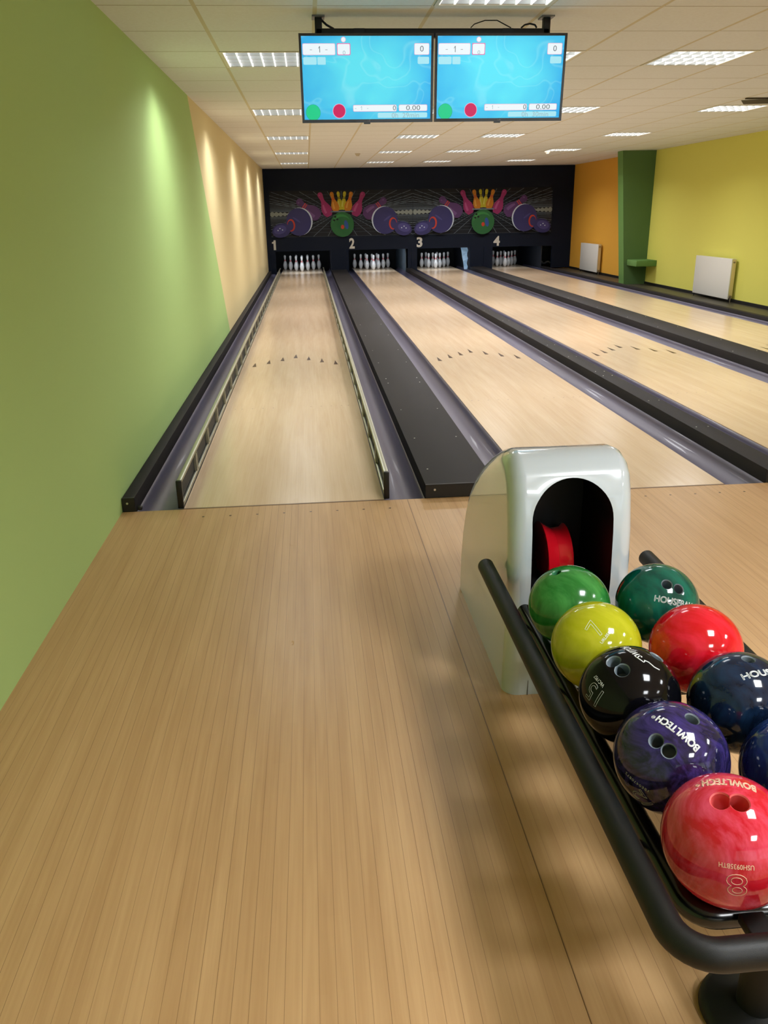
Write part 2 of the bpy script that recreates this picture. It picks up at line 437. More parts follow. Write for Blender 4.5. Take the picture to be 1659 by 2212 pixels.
# ------------------------------------------------------------------ bumper rails
def bumper(x, side, label):
    t = thing('bumper_rail', label, 'bumper rail', (x, .01, 0), 'bumper rails of lane one')
    s = side                                               # +1: gutter is on +x side
    def bx(n, a, b, m, bv=0):
        A = (min(s*a[0], s*b[0]), a[1], a[2]); B = (max(s*a[0], s*b[0]), b[1], b[2])
        return solid(n, A, B, M[m], t, bv)
    LEN = 17.35
    bx('top_rail', (.0, .02, .132), (.026, LEN, .150), 'alu', .004)
    bx('bottom_rail', (.002, .02, .001), (.016, LEN, .022), 'alu', .002)
    bx('back_panel', (.018, .03, .01), (.021, LEN, .126), 'alud')
    bx('end_bracket', (-.002, -.002, .001), (.028, .02, .152), 'plblack', .004)
    pm = NB(); A = sorted((s*.001, s*.0175)); box(pm, (A[0], 0, .02), (A[1], .022, .126)); box(pm, (A[0], .045, .02), (A[1], .055, .126))
    p0 = obj('post', pm, M['alu'], t, loc=(0, .60, 0))
    for k in range(1, 29):
        c = p0.copy(); COL.objects.link(c); c.parent = t; c.location = (0, .60+.597*k, 0)
        if c.location.y > LEN-.1: bpy.data.objects.remove(c); break
bumper(-.002, -1, 'raised aluminium bumper rail on the left edge of lane one')
bumper(LW+.002, 1, 'raised aluminium bumper rail on the right edge of lane one')

# ------------------------------------------------------------------ pins
prof = [(.0258, 0), (.0359, .019), (.0497, .057), (.0573, .0857), (.0605, .1143), (.0600, .128), (.0564, .149), (.0457, .184), (.0318, .219), (.0250, .238), (.0229, .254), (.0235, .276), (.0267, .298), (.0305, .321), (.0323, .343), (.0310, .356), (.0254, .368), (.0150, .377), (.004, .381)]
def rad_at(h):
    for (r0, h0), (r1, h1) in zip(prof, prof[1:]):
        if h0 <= h <= h1: return r0+(r1-r0)*(h-h0)/(h1-h0)
P0 = thing('bowling_pin', '', 'bowling pin', (0, 0, 0))
bm = NB(); lathe(bm, prof, 24); obj('pin_body', bm, M['pin'], P0, smooth=True, angle=80)
bm = NB()
for a, b in ((.226, .240), (.250, .264)):
    lathe(bm, [(rad_at(h)+.0009, h) for h in (a, (a+b)/2, b)], 24)
obj('neck_stripes', bm, M['red'], P0, smooth=True, angle=60)
POS = [(0, 0, 'front pin of the triangle'), (-.1524, .264, 'left pin of the second row'), (.1524, .264, 'right pin of the second row'),
       (-.3048, .528, 'left pin of the third row'), (0, .528, 'middle pin of the third row'), (.3048, .528, 'right pin of the third row'),
       (-.457, .792, 'outermost left pin of the back row'), (-.1524, .792, 'inner left pin of the back row'), (.1524, .792, 'inner right pin of the back row'), (.457, .792, 'outermost right pin of the back row')]
first = True
for i, x0 in enumerate(LX):
    for dx, dy, d in POS:
        lab = 'white pin with red neck bands on lane %s, %s' % (WORD[i], d)
        g = 'pins standing on lane %s' % WORD[i]
        loc = (x0+LW/2+dx, 18.29+dy, 0)
        if first: P0.location = loc; P0['label'] = lab; P0['group'] = g; first = False
        else: dup(P0, loc, lab, g)

# ------------------------------------------------------------------ masking unit with mural
MU = thing('masking_unit', 'black masking wall over the pin decks with a printed pin mural', 'masking wall', (0, YM, 0))
bm = NB(); box(bm, (WL+.004, 0, .545), (WR-.002, .06, ZC-.001)); obj('fascia', bm, M['black'], MU)
for a, b in ((WL+.004, -.244), (-.0901-.15, -.115), (1.276, 1.66), (3.235, 3.323), (3.327, 3.472), (4.842, 5.193), (6.974, WR-.002)): 
    solid('pillar', (a, 0, .0015), (b, .06, .545), M['black'], MU)
solid('pillar', (1.662, 0, .0015), (1.727, .06, .545), M['black'], MU)
solid('pillar', (5.197, 0, .0015), (5.425, .06, .545), M['black'], MU)
# lane numbers
for n, x0, x1, z0, z1 in (('1', -.187, -.092, .580, .815), ('2', 1.748, 1.885, .576, .832), ('3', 3.461, 3.608, .575, .822), ('4', 5.438, 5.606, .570, .808)):
    bm = NB()
    if n == '1': poly(bm, [(x0+(x1-x0)*a, -.003, z0+(z1-z0)*b) for a, b in ((.4, 0), (1, 0), (1, 1), (.5, 1), (.42, .86), (0, .8), (0, .66), (.4, .66))])
    else: put_text(bm, n, lambda a, b, c, x0=x0, x1=x1, z0=z0, z1=z1: ((x0+x1)/2+a, -.003, (z0+z1)/2+b), x1-x0, z1-z0, bold=.035)
    objf('lane_number', bm, M['num'], MU)
# mural
MC = {}
def mm(n, c, e=.0):
    MC[n] = len(MC); MM.append(mat('mural_'+n, (c[0]*.8, c[1]*.92, min(1, c[2]*1.15), 1), .5, spec=.3)); return MC[n]
MM = []
for n, c in dict(bg=(20, 22, 28), line=(112, 118, 120), lined=(66, 72, 78), glow=(150, 150, 132), indigo=(60, 54, 98), indigo2=(80, 72, 122), plum=(94, 56, 98), plum2=(124, 82, 126),
                 magenta=(158, 42, 92), magenta2=(186, 78, 122), orange=(205, 122, 24), orange2=(224, 158, 60), yellow=(196, 176, 30), yellow2=(216, 202, 84), green=(46, 104, 52), green2=(62, 134, 62),
                 ring=(204, 62, 38), white=(206, 208, 208), dark=(14, 20, 16), blue=(50, 82, 140)).items(): mm(n, rgb(*c))
bm = NB(); LAY = [0]
def P(pts, m, layer=None):
    LAY[0] += 1
    y = -.004-.00012*LAY[0]
    try: poly(bm, [(x, y, z) for x, z in pts], MC[m])
    except ValueError: pass
def ell(cx, cz, rx, rz, ang, m, n=22):
    c, s = math.cos(ang), math.sin(ang)
    P([(cx+rx*math.cos(t)*c-rz*math.sin(t)*s, cz+rx*math.cos(t)*s+rz*math.sin(t)*c) for t in [2*PI*k/n for k in range(n)]], m)
def strip(x0, z0, x1, z1, w, m):
    d = V((x1-x0, z1-z0)); L = d.length
    if L < 1e-4: return
    q = V((-d.y, d.x))/L*w/2
    P([(x0+q.x, z0+q.y), (x1+q.x, z1+q.y), (x1-q.x, z1-q.y), (x0-q.x, z0-q.y)], m)
mx0, mx1, mz0, mz1 = -.185, 6.905, .875, 1.955
P([(mx0, mz0), (mx1, mz0), (mx1, mz1), (mx0, mz1)], 'bg')
def pin2d(bx, bz, hx, hz, wid, m, m2, ringm=None):
    b, h = V((bx, bz)), V((hx, hz)); ax = (h-b); L = ax.length; ax /= L; n = V((-ax.y, ax.x))
    pr = [(0, .45), (.06, .72), (.16, .95), (.27, 1.0), (.38, .92), (.5, .66), (.6, .44), (.67, .37), (.74, .38), (.82, .46), (.9, .52), (.96, .42), (1.0, .18)]
    pts = [b+ax*L*t+n*wid*r for t, r in pr]+[b+ax*L*t-n*wid*r for t, r in pr[::-1]]
    P([(p.x, p.y) for p in pts], m)
    pts = [b+ax*L*t+n*wid*(r*.15) for t, r in pr[2:6]]+[b+ax*L*t+n*wid*(r*.6) for t, r in pr[2:6][::-1]]
    P([(p.x, p.y) for p in pts], m2)
    if ringm:
        for t in (.62, .69):
            c = b+ax*L*t; strip(c.x-n.x*wid*.42, c.y-n.y*wid*.42, c.x+n.x*wid*.42, c.y+n.y*wid*.42, L*.03, ringm)
    c = b+ax*L*.9+n*wid*.15; ell(c.x, c.y, wid*.14, wid*.1, 0, m2)
for pc in (1.587, 5.132):
    lo, hi = (mx0, 3.36) if pc < 3 else (3.36, mx1)
    zh = 1.42
    for k in range(-9, 10):                                  # radiating lines of the floor and of the roof
        for zz, sp in ((mz0+.01, .365), (mz1-.02, .345)):
            xe = pc+(k)*sp; xs_ = pc+k*.06; zs = zh+(-.03 if zz < zh else .03)
            t = 1.
            if xe < lo: t = (lo-xs_)/(xe-xs_)
            if xe > hi: t = (hi-xs_)/(xe-xs_)
            if k == 0 and zz < zh: continue
            strip(xs_, zs, xs_+(xe-xs_)*t, zs+(zz-zs)*t, .010, 'line')
    for sg in (-1, 1):
        zr = [.535, .44, .36, .295, .24, .20, .165, .135, .11, .09, .072, .056]
        for q, d in enumerate(zr):
            z = zh+sg*d
            if not (mz0 < z < mz1): continue
            n = 14
            pts = []
            for k in range(n+1):
                x = lo+(hi-lo)*k/n; u = abs(x-pc)/1.77
                pts.append((x, z-sg*.0*u))
            for a, b in zip(pts, pts[1:]): strip(a[0], a[1], b[0], b[1], .007 if q < 5 else .009, 'lined' if q < 4 else ('lined' if abs((a[0]+b[0])/2-pc) < .9 else 'line'))
    for sd in (-1, 1):                                        # bright horizon towards the sides
        pts = []; n = 16
        for k in range(n+1):
            x = pc+sd*(.95+.82*k/n); h = .012+.045*k/n
            pts.append((x, zh+h*(1.25 if k % 2 else .55)))
        for k in range(n, -1, -1):
            x = pc+sd*(.95+.82*k/n); h = .012+.045*k/n
            pts.append((x, zh-h*(1.25 if k % 2 else .55)))
        pts = [(min(max(x, lo), hi), z) for x, z in pts]
        for k in range(n):
            P([pts[k], pts[k+1], pts[2*n-k], pts[2*n+1-k]], 'glow')
    for sd in (-1, 1):
        pin2d(pc+sd*-.012-sd*-.02+sd*.02, 1.50, pc+sd*.085, 1.925, .075, 'yellow', 'yellow2', 'dark')
        pin2d(pc+sd*.13, 1.46, pc+sd*.25, 1.915, .095, 'orange', 'orange2', 'ring')
        pin2d(pc+sd*.31, 1.355, pc+sd*.55, 1.905, .125, 'magenta', 'magenta2', None)
        pin2d(pc+sd*.56, 1.33, pc+sd*1.10, 1.74, .165, 'plum', 'plum2', 'ring')
        bx, bz = pc+sd*1.08, 1.235
        ell(bx-sd*.03, bz+.01, .315, .325, 0, 'white', 30); ell(bx, bz, .31, .325, 0, 'indigo', 30)
        ell(bx+sd*.05, bz+.05, .11, .022, sd*.6-(0 if sd > 0 else 0), 'indigo2')
        ell(pc+sd*1.27, 1.16, .10, .145, 0, 'ring', 24); ell(pc+sd*1.285, 1.155, .075, .115, 0, 'indigo', 24)
        ell(pc+sd*1.52, 1.04, .23, .165, -sd*.25, 'indigo', 28)
        ell(pc+sd*1.55, 1.06, .16, .10, -sd*.25, 'indigo2', 24)
        for a, b in ((1.55, 1.09), (1.60, 1.045), (1.49, 1.055)): ell(pc+sd*a, b, .017, .014, 0, 'white', 8)
    strip(pc-.28, 1.46, pc+.28, 1.46, .03, 'line')
    ell(pc+.0, 1.158, .292, .295, 0, 'green', 36); ell(pc-.02, 1.20, .22, .20, 0, 'green2', 30); ell(pc, 1.14, .24, .2, 0, 'green', 30)
    for a, b in ((-.17, 1.34), (-.12, 1.28), (-.20, 1.26)): ell(pc+a, b, .027, .023, 0, 'dark', 12)
    ell(pc+.10, 1.15, .05, .11, .2, 'blue', 14); ell(pc+.005, 1.10, .042, .05, 0, 'ring', 14)
objf('mural', bm, MM, MU)
# inside the pinsetters
def kick(x, m, z1=.6, lab=''):
    bm = NB(); box(bm, (x-.01, YM+.09, -.1), (x+.01, 19.95, z1))
    tag(obj('kickback_panel', bm, M[m]), lab, 'side panel', 'side panels of the pin decks')
kick(-.262, 'kick', .6, 'dark side panel of the pit left of lane one')
kick(1.30, 'kick', .6, 'dark side panel of the pit right of lane one')
kick(1.645, 'kick', .6, 'dark side panel of the pit left of lane two')
kick(3.19, 'kick_lit', .6, 'greyish lit side panel of the pit right of lane two')
kick(3.31, 'kick', .6, 'dark side panel of the pit left of lane three')
kick(4.86, 'kick', .6, 'dark side panel of the pit right of lane three')
kick(5.18, 'kick', .6, 'dark side panel of the pit left of lane four')
kick(6.735, 'kick', .6, 'dark side panel of the pit right of lane four')
bm = NB()
n = 8
for k in range(n):
    z0, z1 = -.0+.54*k/n, .54*(k+1)/n
    def xw(z): return 4.615+.10*(1-z/.54), 4.80+.015*math.sin(z*30)
    a0, b0 = xw(z0); a1, b1 = xw(z1)
    poly(bm, [(a0, YM+.10+.02*math.sin(z0*25), z0), (b0, YM+.14, z0), (b1, YM+.14, z1), (a1, YM+.10+.02*math.sin(z1*25), z1)])
bmesh.ops.remove_doubles(bm, verts=bm.verts, dist=1e-5)
tag(objf('plastic_sheet', bm, M['sheet']), 'pale blue plastic sheet hanging at the right side of the lane three pit', 'sheet')
solid_back = solid('machine_panel', (6.76, 18.9, 0), (7.44, 18.94, .56), M['kick_lit'])
tag(solid_back, 'bluish grey lit panel seen through the gap right of lane four', 'panel')
bm = NB()
random.seed(7)
pts = [(7.03, 18.55, .10), (7.06, 18.52, .045), (7.10, 18.5, .05), (7.15, 18.5, .085), (7.19, 18.5, .095), (7.24, 18.52, .065), (7.28, 18.52, .04)]
for a, b in zip(pts, pts[1:]): tube(bm, [a, ((a[0]+b[0])/2, a[1]-.01, (a[2]+b[2])/2+.006), b], .022, 7)
tag(obj('rag', bm, M['rag'], smooth=True, angle=80), 'crumpled white rag lying in the gap right of lane four', 'rag')

# ------------------------------------------------------------------ column, ledge, radiators
bm = NB()
lo_ = [(7.03, 12.402, -.02), (WR-.001, 12.402, -.02), (WR-.001, 12.68, -.02), (7.03, 12.68, -.02)]
hi_ = [(6.80, 12.402, ZC-.001), (WR-.001, 12.402, ZC-.001), (WR-.001, 12.68, ZC-.001), (6.80, 12.68, ZC-.001)]
a = [bm.verts.new(p) for p in lo_]; b = [bm.verts.new(p) for p in hi_]
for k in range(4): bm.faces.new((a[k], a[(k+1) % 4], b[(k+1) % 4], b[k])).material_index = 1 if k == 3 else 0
bm.faces.new(a[::-1]); bm.faces.new(b)
COLM = struct(obj('column', bm, [M['colw'], M['colw_lit']]), 'dark green tapering column against the right wall', 'column')
o = solid('ledge', (7.06, 11.90, .352), (WR-.001, 12.401, .462), M['colw_lit'], COLM, .004)
R0 = thing('radiator', 'white panel radiator on the yellow wall, nearest', 'radiator', (WR, 9.36, 0), 'white wall radiators')
solid('panel', (-.12, -.63, .03), (-.10, .63, .65), M['rad'], R0, .006)
solid('panel', (-.055, -.62, .04), (-.04, .62, .64), M['rad'], R0, .006)
for s in (-1, 1): solid('side_cover', (-.118, s*.618-.006, .05), (-.04, s*.618+.006, .64), M['radside'], R0, .002)
solid('top_grille', (-.115, -.61, .641), (-.04, .61, .648), M['rad'], R0)
for s in (-1, 1): solid('wall_bracket', (-.045, s*.4-.02, .2), (-.001, s*.4+.02, .5), M['radside'], R0)
bm = NB(); lathe(bm, [(.012, -.004), (.014, 0), (.012, .02)], 14, (-.08, -.645, .60), 'Y'); obj('vent_valve', bm, M['brass'], R0, smooth=True)
bm = NB(); lathe(bm, [(.016, -.01), (.018, 0), (.016, .03)], 14, (-.08, -.655, .075), 'Y'); tube(bm, [(-.08, -.645, .07), (-.08, -.645, -.02)], .008, 8); obj('supply_valve', bm, M['brass'], R0, smooth=True)
bm = NB(); tube(bm, [(-.1, .6, .05), (-.1, .6, -.02)], .008, 8); obj('pipe', bm, M['capend'], R0, smooth=True)
dup(R0, (WR, 15.62, 0), 'white panel radiator on the orange wall beside the pin decks', 'white wall radiators')

# ------------------------------------------------------------------ luminaires
RW = {2: 'nearest row level with the monitors', 7: 'second row', 12: 'third row', 17: 'fourth row', 22: 'farthest row by the masking wall'}
CW = {0: 'above lane one', 3: 'above lane two', 5: 'above lane three', 8: 'above lane four'}
BK = {(3, -7): 'over the ball rack', (7, -7): 'over the approach right of the rack', (3, -10): 'behind the ball rack', (7, -10): 'at the back right of the approach', (2, -1): 'just in front of the score monitors'}
LR = thing('ceiling_light', '', 'ceiling light', (0, 0, 0))
hx, hy = CXW/2-.002, CYW/2-.002
bm = NB()
for a, b in (((-hx, -hy, -.004), (hx, -hy+.026, .004)), ((-hx, hy-.026, -.004), (hx, hy, .004)), ((-hx, -hy+.026, -.004), (-hx+.02, hy-.026, .004)), ((hx-.02, -hy+.026, -.004), (hx, hy-.026, .004))): box(bm, a, b)
obj('frame', bm, M['frame'], LR)
bm = NB(); ix, iy = hx-.02, hy-.026
for a, b in (((-ix, -iy, .085), (ix, iy, .09)), ((-ix-.004, -iy-.004, .004), (-ix, iy+.004, .09)), ((ix, -iy-.004, .004), (ix+.004, iy+.004, .09)), ((-ix, -iy-.004, .004), (ix, -iy, .09)), ((-ix, iy, .004), (ix, iy+.004, .09))): box(bm, a, b)
obj('reflector', bm, M['reflector'], LR)
bm = NB()
for k in range(8):                                           # bright wedge blades
    x = -ix+.004+(2*ix-.008)*k/7
    for ys0, ys1 in ((-iy, iy),):
        vs = [bm.verts.new(p) for p in ((x-.005, ys0, 0), (x+.005, ys0, 0), (x+.003, ys0, .045), (x-.003, ys0, .045), (x-.005, ys1, 0), (x+.005, ys1, 0), (x+.003, ys1, .045), (x-.003, ys1, .045))]
        for q in ((0, 1, 2, 3), (7, 6, 5, 4), (0, 4, 5, 1), (1, 5, 6, 2), (2, 6, 7, 3), (3, 7, 4, 0)): bm.faces.new([vs[i] for i in q])
obj('louvre_blades', bm, M['blade'], LR)
bm = NB()
for k in range(5):
    y = -iy+.004+(2*iy-.008)*k/4; box(bm, (-ix, y-.004, .002), (ix, y+.004, .043))
obj('louvre_crossbars', bm, M['louver'], LR)
bm = NB()
for y in (-.2, -.067, .067, .2): tube(bm, [(-ix+.01, y, .066), (ix-.01, y, .066)], .011, 8)
obj('tubes', bm, M['tubeglow'], LR)
off = {(5, 17), (3, 22)}; EN = {2: 21, 7: 31, 12: 31, 17: 31, 22: 28}
firstL = True
for c, k in LIGHTS:
    loc = (CX0+CXW*(c+.5), CY0+CYW*(k+.5), ZC)
    lab = 'square louvred ceiling light '+(BK[(c, k)] if (c, k) in BK else '%s, %s' % (CW[c], RW[k]))
    if firstL: LR.location = loc; LR['label'] = lab; LR['group'] = 'recessed ceiling lights'; firstL = False; t = LR
    else: t = dup(LR, loc, lab, 'recessed ceiling lights')
    ld = bpy.data.lights.new('lamp', 'AREA'); ld.shape = 'RECTANGLE'; ld.size = .56; ld.size_y = .56
    ld.energy = 5.0 if (c, k) in off else ((EN[k] if c else 19) if k > 0 else (9 if k == -1 else 46)); ld.color = (.985, .99, 1) if k > 0 else (.94, .975, 1)
    ld.spread = math.radians(150)
    lo = bpy.data.objects.new('lamp', ld); COL.objects.link(lo); lo.location = (loc[0], loc[1], ZC-.006)
    if c == 0:                                               # added unseen spot imitates the tubes' wash on the green wall
        sd = bpy.data.lights.new('wall_wash', 'SPOT'); sd.energy = 24; sd.color = (1, 1, .97); sd.spot_size = math.radians(94); sd.spot_blend = .8; sd.shadow_soft_size = .12
        so = bpy.data.objects.new('wall_wash', sd); COL.objects.link(so); so.location = (.16, loc[1]-.1, ZC-.01)
        so.rotation_euler = V((-.5, 0, -.866)).to_track_quat('-Z', 'Y').to_euler()
# smoke detectors
for i, (x, y) in enumerate(((1.707, 12.3), (5.295, 12.3))):
    bm = NB(); lathe(bm, [(.05, 0), (.05, -.012), (.044, -.02), (.03, -.034), (.028, -.045), (.01, -.048)], 20)
    o = obj('smoke_detector', bm, mat('detector%d' % i, rgb(190, 180, 160), .5), smooth=True, angle=50, loc=(x, y, ZC-.0005))
    tag(o, 'small round detector on the ceiling above lane %s' % ('one' if i == 0 else 'four'), 'smoke detector', 'ceiling detectors')
# lifted tile beside the far right fixture
bm = NB(); box(bm, (5.20, 4.70, ZC-.012), (5.80, 4.74, ZC-.001)); 
poly(bm, [(5.24, 4.9, ZC-.002), (5.78, 4.74, ZC-.002), (5.80, 5.18, ZC-.002), (5.45, 5.25, ZC-.002)])
tag(obj('ceiling_tile_gap', bm, mat('gap_dark', rgb(70, 62, 46), .8)), 'dark gap of a displaced ceiling tile above lane four', 'tile gap')

# ------------------------------------------------------------------ score monitors
def scr_mat():
    m = mat('screen_blue', rgb(0, 0, 0), .3); n = NT(m)
    x, z = n.sep.outputs[0], n.sep.outputs[2]
    u = n.m('DIVIDE', x, .351); v = n.m('DIVIDE', z, .206)
    d = n.m('SQRT', n.m('ADD', n.m('MULTIPLY', u, u), n.m('MULTIPLY', n.m('MULTIPLY', v, v), .5)))
    g = n.noise((4, 1, 6), 2, .4, .8)
    f = n.m('ADD', n.rng(d, .35, 1.15, 0, .75), n.m('MULTIPLY', n.m('SUBTRACT', g, .5), .9))
    c = n.mix(f, rgb(92, 222, 238), rgb(18, 152, 226))
    # soft wisps
    w = n.m('ABSOLUTE', n.m('SUBTRACT', n.noise((3.5, 1, 5), 1, .3, 1.6), .5)); w = n.rng(w, 0, .03, .22, 0)
    c = n.mix(w, c, rgb(170, 240, 246))
    band = n.m('LESS_THAN', z, -.146); c = n.mix(n.m('MULTIPLY', band, .35), c, rgb(40, 170, 226))
    n.nt.links.new(c, n.b.inputs['Emission Color']); n.b.inputs['Emission Strength'].default_value = 1.0
    n.b.inputs['Base Color'].default_value = (0, .05, .08, 1)
    return m
M['screen'] = scr_mat()
def em(n, c, s=1.): return mat(n, (0, 0, 0, 1), .4, emit=rgb(*c), es=s)
GM = [em('ui_white', (236, 246, 250)), em('ui_pink', (226, 120, 176)), em('ui_pale', (168, 230, 242)), em('ui_green', (22, 204, 140)), em('ui_crimson', (205, 34, 92)), em('ui_greendark', (20, 150, 130)), em('ui_pinkpale', (236, 170, 205))]
TM = [em('ui_text', (104, 116, 124)), em('ui_textpale', (156, 186, 196))]
def monitor(x0, x1, label, timer):
    cx = (x0+x1)/2; hw = (x1-x0)/2; hh = .219
    t = thing('score_monitor', label, 'monitor', (cx, .98, 2.137), 'hanging score monitors', rot=(math.radians(5.2), 0, 0))
    bm = NB()
    for a, b in (((-hw, -.012, hh-.013), (hw, .02, hh)), ((-hw, -.012, -hh), (hw, .02, -hh+.017)), ((-hw, -.012, -hh+.017), (-hw+.013, .02, hh-.013)), ((hw-.013, -.012, -hh+.017), (hw, .02, hh-.013))): box(bm, a, b)
    obj('bezel', bm, M['bezel'], t)
    solid('rear_casing', (-hw+.02, .021, -hh+.03), (hw-.02, .06, hh-.03), M['plblack'], t, .01)
    solid('wall_mount', (-.12, .061, -.10), (.12, .09, .14), M['barmat'], t)
    sx = hw-.013; sz0, sz1 = -hh+.017, hh-.013
    bm = NB(); box(bm, (-sx, -.006, sz0), (sx, .0, sz1)); obj('screen', bm, M['screen'], t)
    L = [0]
    W2, H2 = 2*sx, sz1-sz0
    def R(u0, v0, u1, v1, mi, r=.006):
        bm = NB()
        L[0] += 1; y = -.0065-.00008*L[0]
        X0, X1, Z1, Z0 = -sx+u0*W2, -sx+u1*W2, sz1-v0*H2, sz1-v1*H2; pts = []
        for cx_, cz_, a0 in ((X1-r, Z1-r, 0), (X0+r, Z1-r, PI/2), (X0+r, Z0+r, PI), (X1-r, Z0+r, 1.5*PI)):
            for q in range(4): pts.append((cx_+r*math.cos(a0+q*PI/6), y, cz_+r*math.sin(a0+q*PI/6)))
        poly(bm, pts); objf('score_box', bm, GM[mi], t)
    def Ci(u, v, r, mi):
        bm = NB()
        L[0] += 1; y = -.0065-.00008*L[0]
        poly(bm, [(-sx+u*W2+r*math.cos(a), y, sz1-v*H2+r*math.sin(a)) for a in [2*PI*q/24 for q in range(24)]]); objf('round_icon', bm, GM[mi], t)
    def bordered(u0, v0, u1, v1, mi=0, bd=1, e=.004):
        R(u0, v0, u1, v1, bd); R(u0+e/W2, v0+e/H2, u1-e/W2, v1-e/H2, mi)
    bordered(.008, .085, .258, .222, 0, 6, .002); bordered(.270, .083, .375, .225, 0, 1)
    bordered(.868, .085, .985, .222, 0, 6, .002)
    R(.010, .245, .112, .335, 2); R(.118, .245, .182, .335, 2, .004); R(.895, .245, .985, .330, 2)
    Ci(.322, .042, .0135, 6); Ci(.322, .042, .011, 0)
    bordered(.385, .822, .730, .905, 0, 6, .002); bordered(.748, .822, .975, .903, 0, 6, .002)
    R(.580, .92, .975, .985, 2)
    Ci(.070, .912, .041, 5); Ci(.070, .912, .0395, 3)
    Ci(.275, .895, .037, 6); Ci(.275, .895, .034, 4)
    def T(s, u, v, w, h, mi=0, **k):
        bm = NB()
        if s == '1': poly(bm, [(-sx+u*W2+a*w, -.0092, sz1-v*H2+b*h) for a, b in ((.1, -.5), (.5, -.5), (.5, .5), (.15, .5), (-.5, .2), (-.5, .05), (.1, .3))])
        else: put_text(bm, s, lambda a, b, c: (-sx+u*W2+a, -.0092, sz1-v*H2+b), w, h, 0, **k)
        objf('score_text', bm, TM[mi], t)
    def dash(u, v, w=.012, mi=0):
        bm = NB(); poly(bm, [(-sx+u*W2+a, -.0092, sz1-v*H2+b) for a, b in ((-w/2, -.001), (w/2, -.001), (w/2, .001), (-w/2, .001))]); objf('score_text', bm, TM[mi], t)
    T('1', .135, .155, .009, .030); dash(.072, .160); dash(.190, .160)
    T('0', .325, .195, .014, .020, 1); T('0', .927, .150, .020, .028)
    dash(.405, .866, .008, 1); T('1', .45, .862, .006, .020, 1); dash(.50, .866, .008, 1); T('0', .712, .862, .017, .024)
    T('0.00', .862, .862, .080, .024); T(timer, .80, .953, .155, .026, 1)
    solid('sensor', (-.022, -.008, -hh-.008), (.014, .01, -hh), M['bezel'], t)
    bm = NB(); put_text(bm, 'LG', lambda a, b, c: (.006+a, -.0128, -hh+.009+b), .016, .007); objf('badge', bm, M['plate'], t)
    return t
monitor(.714, 1.452, 'left of the two hanging score monitors, timer showing 29 minutes', '0h  29min')
monitor(1.461, 2.200, 'right of the two hanging score monitors, timer showing 30 minutes', '0h  30min')
MB_ = thing('monitor_mount', 'black steel bar hanging from the ceiling that carries the score monitors', 'monitor mount', (1.472, 1.10, ZC))
solid('crossbar', (-.66, -.02, -.105), (.66, .02, -.060), M['barmat'], MB_, .003)
for x in (-.645, .645):
    solid('hanger', (x-.02, -.02, -.11), (x+.02, .02, -.001), M['barmat'], MB_, .004)
    solid('ceiling_plate', (x-.035, -.05, -.008), (x+.035, .05, -.0005), M['plate'], MB_)
for x in (-.42, .42): solid('arm', (x-.03, -.022, -.30), (x+.03, -.0, -.06), M['barmat'], MB_)
bm = NB(); tube(bm, [(-.635, 0, -.01), (-.60, 0, -.04), (-.56, 0, -.06)], .006, 8); obj('brace', bm, M['barmat'], MB_)
for lab, pts in (('thin black cable looped over the right half of the monitor bar', [(1.68, 1.08, ZC-.058), (1.70, 1.08, ZC-.040), (1.76, 1.08, ZC-.022), (1.83, 1.08, ZC-.022), (1.88, 1.08, ZC-.045), (1.91, 1.08, ZC-.058)]),
                 ('thick black cable coiled near the right hanger of the monitor bar', [(1.97, 1.09, ZC-.057), (1.99, 1.09, ZC-.042), (2.02, 1.09, ZC-.036), (2.05, 1.09, ZC-.042), (2.06, 1.09, ZC-.057)])):
    bm = NB(); tube(bm, fillet(pts, .012, 4), .003 if 'thin' in lab else .005, 6); tag(obj('cable', bm, M['cable'], smooth=True), lab, 'cable')

# ------------------------------------------------------------------ ball return hood
HD = thing('ball_return_hood', 'glossy white ball return hood with an arched black opening', 'ball return', (1.4525, -1.5, 0))
hp = [(-1.905, 0), (-1.918, .2), (-1.925, .40), (-1.915, .55), (-1.898, .655), (-1.874, .718), (-1.838, .754), (-1.785, .769), (-1.72, .762), (-1.64, .736), (-1.54, .690), (-1.44, .635), (-1.34, .570), (-1.25, .49), (-1.175, .39), (-1.12, .28), (-1.085, .16), (-1.07, 0)]
def inset(d):
    out = []
    for k, (y, z) in enumerate(hp):
        if k == 0: n = (1, 0)
        elif k == len(hp)-1: n = (-1, 0)
        else:
            a, c = hp[k-1], hp[k+1]; t = V((c[0]-a[0], c[1]-a[1])).normalized(); n = (t.y, -t.x)
        rr = d*(1+.55*min(max((z-.45)/.3, 0), 1))
        out.append((y+n[0]*rr+1.5, z+n[1]*rr if 0 < k < len(hp)-1 else 0))
    return out
bm = NB(); RR = .048
stations = [(-.1875+RR*(1-math.cos(a)), RR*(1-math.sin(a))) for a in [PI/2*q/9 for q in range(10)]]
stations += [(-x, d) for x, d in stations[::-1]]
rings = [[bm.verts.new((x, y, z)) for y, z in inset(d)] for x, d in stations]
nn = len(hp)
for a, b in zip(rings, rings[1:]):
    for k in range(nn): bm.faces.new((a[k], a[(k+1) % nn], b[(k+1) % nn], b[k]))
bm.faces.new(rings[0][::-1]); bm.faces.new(rings[-1])
hood = obj('hood_shell', bm, [M['hood'], M['hoodin']], HD, smooth=True, angle=40)
bm = NB(); pts = []; aw = .1215; cz_ = .587
for k in range(25):
    a = PI*k/24; pts.append((aw*math.cos(a)-.004, cz_+aw*math.sin(a)))
pts += [(-aw-.004, .345), (aw-.004, .345)]
A = [bm.verts.new((x, -.50, z)) for x, z in pts]; B = [bm.verts.new((x, -.13, z)) for x, z in pts]
for k in range(len(pts)): bm.faces.new((A[k], A[(k+1) % len(pts)], B[(k+1) % len(pts)], B[k])).material_index = 1
